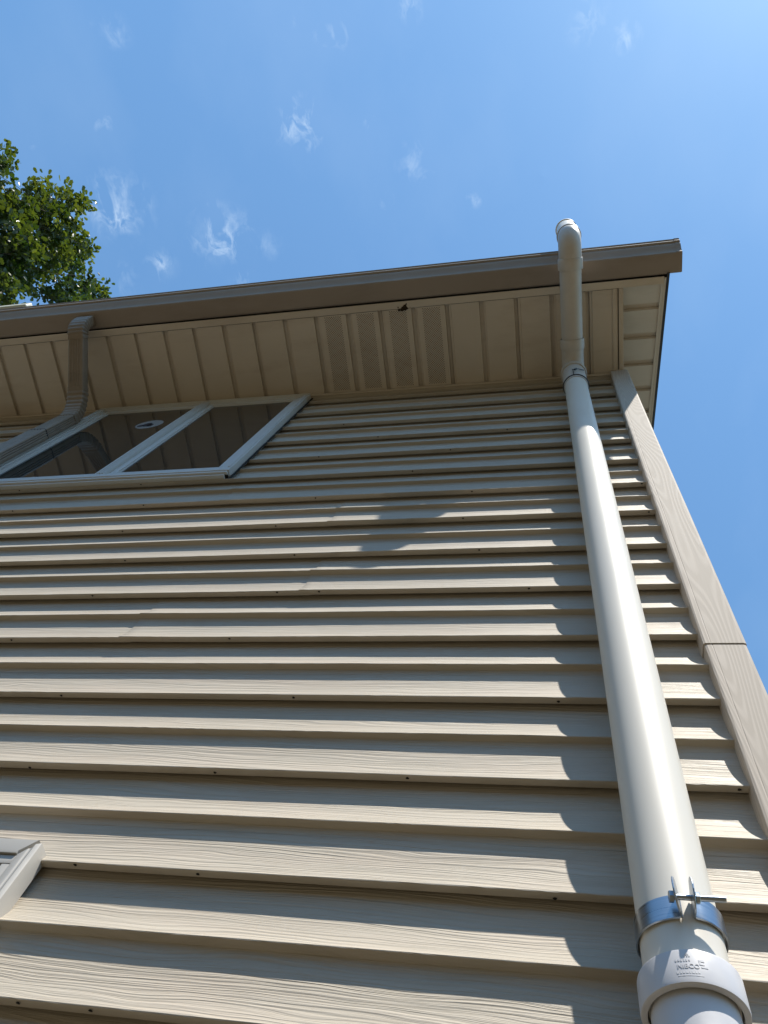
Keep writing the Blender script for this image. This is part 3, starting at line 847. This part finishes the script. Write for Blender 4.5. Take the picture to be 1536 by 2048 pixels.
def leaf(bm, p, ln, t):
    d = Vector((random.gauss(0, 1), random.gauss(0, 1), random.gauss(0, .8))).normalized()
    s = d.cross(Vector((random.gauss(0, .6), random.gauss(0, .6), 1))).normalized(); nrm = d.cross(s)
    fold = random.uniform(.05, .3)
    mid = [bm.verts.new(p + d * (ln * y) + nrm * (-.10 * ln * y * y)) for y in (0, .5, 1.0)]
    for sg in (1, -1):
        o_ = [bm.verts.new(p + d * (ln * y) + s * (sg * ln * x * 1.0) + nrm * (ln * (x * fold - .10 * y * y))) for x, y in LEAF[1:-1]]
        seq = [mid[0]] + o_ + [mid[2], mid[1]]
        f = bm.faces.new(seq if sg > 0 else seq[::-1]); f[lay] = t
for p, r, near in clusters:
    n = int((330 if near else 90) * (r / .45) ** 2)
    base = min(1, max(0, random.gauss(.25, .18)))
    # leaves gather in small sprays inside a clump
    ns = max(3, n // 9)
    for _ in range(ns):
        q = Vector((random.gauss(0, 1), random.gauss(0, 1), random.gauss(0, 1))).normalized() * (r * random.random() ** .45)
        sp = p + q
        t0 = min(1, max(0, base + random.gauss(0, .15) + (.6 if random.random() < .05 else 0)))
        for _ in range(9):
            leaf(bm, sp + Vector((random.gauss(0, .055), random.gauss(0, .055), random.gauss(0, .055))), random.uniform(.085, .135), min(1, max(0, t0 + random.gauss(0, .1))))
vals = [f[lay] for f in bm.faces]
crown = obj("crown", bm, M_leaf, tree)
at = crown.data.attributes.get("tint_tmp")
a2 = crown.data.attributes.new("tint", 'FLOAT', 'FACE'); a2.data.foreach_set('value', vals)
bm = bmesh.new()
trunk_top = Vector((-11.8, -2.5, 7.6))
tp = [tb + (trunk_top - tb) * t + Vector((.12 * math.sin(3 * t), .1 * math.cos(4 * t) - .1, 0)) for t in [i / 8 for i in range(9)]]
tube(bm, tp, [.34 - .022 * i for i in range(9)], 14)
obj("trunk", bm, M_bark, tree, 60)
bm = bmesh.new()
def limb(a, b_, r0_, r1_, n=7):
    off = Vector((random.gauss(0, .1), random.gauss(0, .1), random.gauss(0, .1))) * (b_ - a).length
    pts = [a.lerp(b_, i / n) + off * math.sin(math.pi * i / n) for i in range(n + 1)]
    for q in pts:                        # no bare twig reaching across open sky
        u, v_ = to_px(q)
        if u > -20 and v_ < 640 and min((q - c_[0]).length / c_[1] for c_ in clusters) > 1.05: return pts
    tube(bm, pts, [r0_ + (r1_ - r0_) * i / n for i in range(n + 1)], 7, Vector((.3, .2, 1)))
    return pts
hubs = []
for t in (Vector((-10.6, -1.9, 9.3)), Vector((-10.4, -1.5, 10.3)), Vector((-10.8, -2.2, 11.4)), Vector((-13.4, -3.2, 9.6)), Vector((-12.2, -4.4, 10)), Vector((-12.6, -1.2, 10.8)), Vector((-11.9, -2.6, 12))):
    hubs += limb(trunk_top - Vector((0, 0, random.uniform(0, 1.2))), t, .11, .045)[4:]
for ci, (p, r, near) in enumerate(clusters):
    h = min(hubs, key=lambda q: (q - p).length)
    pts = limb(h, p, .024, .006, 6)
    for _ in range(3 if near else 1):
        limb(pts[random.choice((3, 4, 5))], p + Vector((random.gauss(0, .4), random.gauss(0, .4), random.gauss(0, .4))) * r, .009, .003, 4)
obj("branches", bm, M_bark, tree, 60)
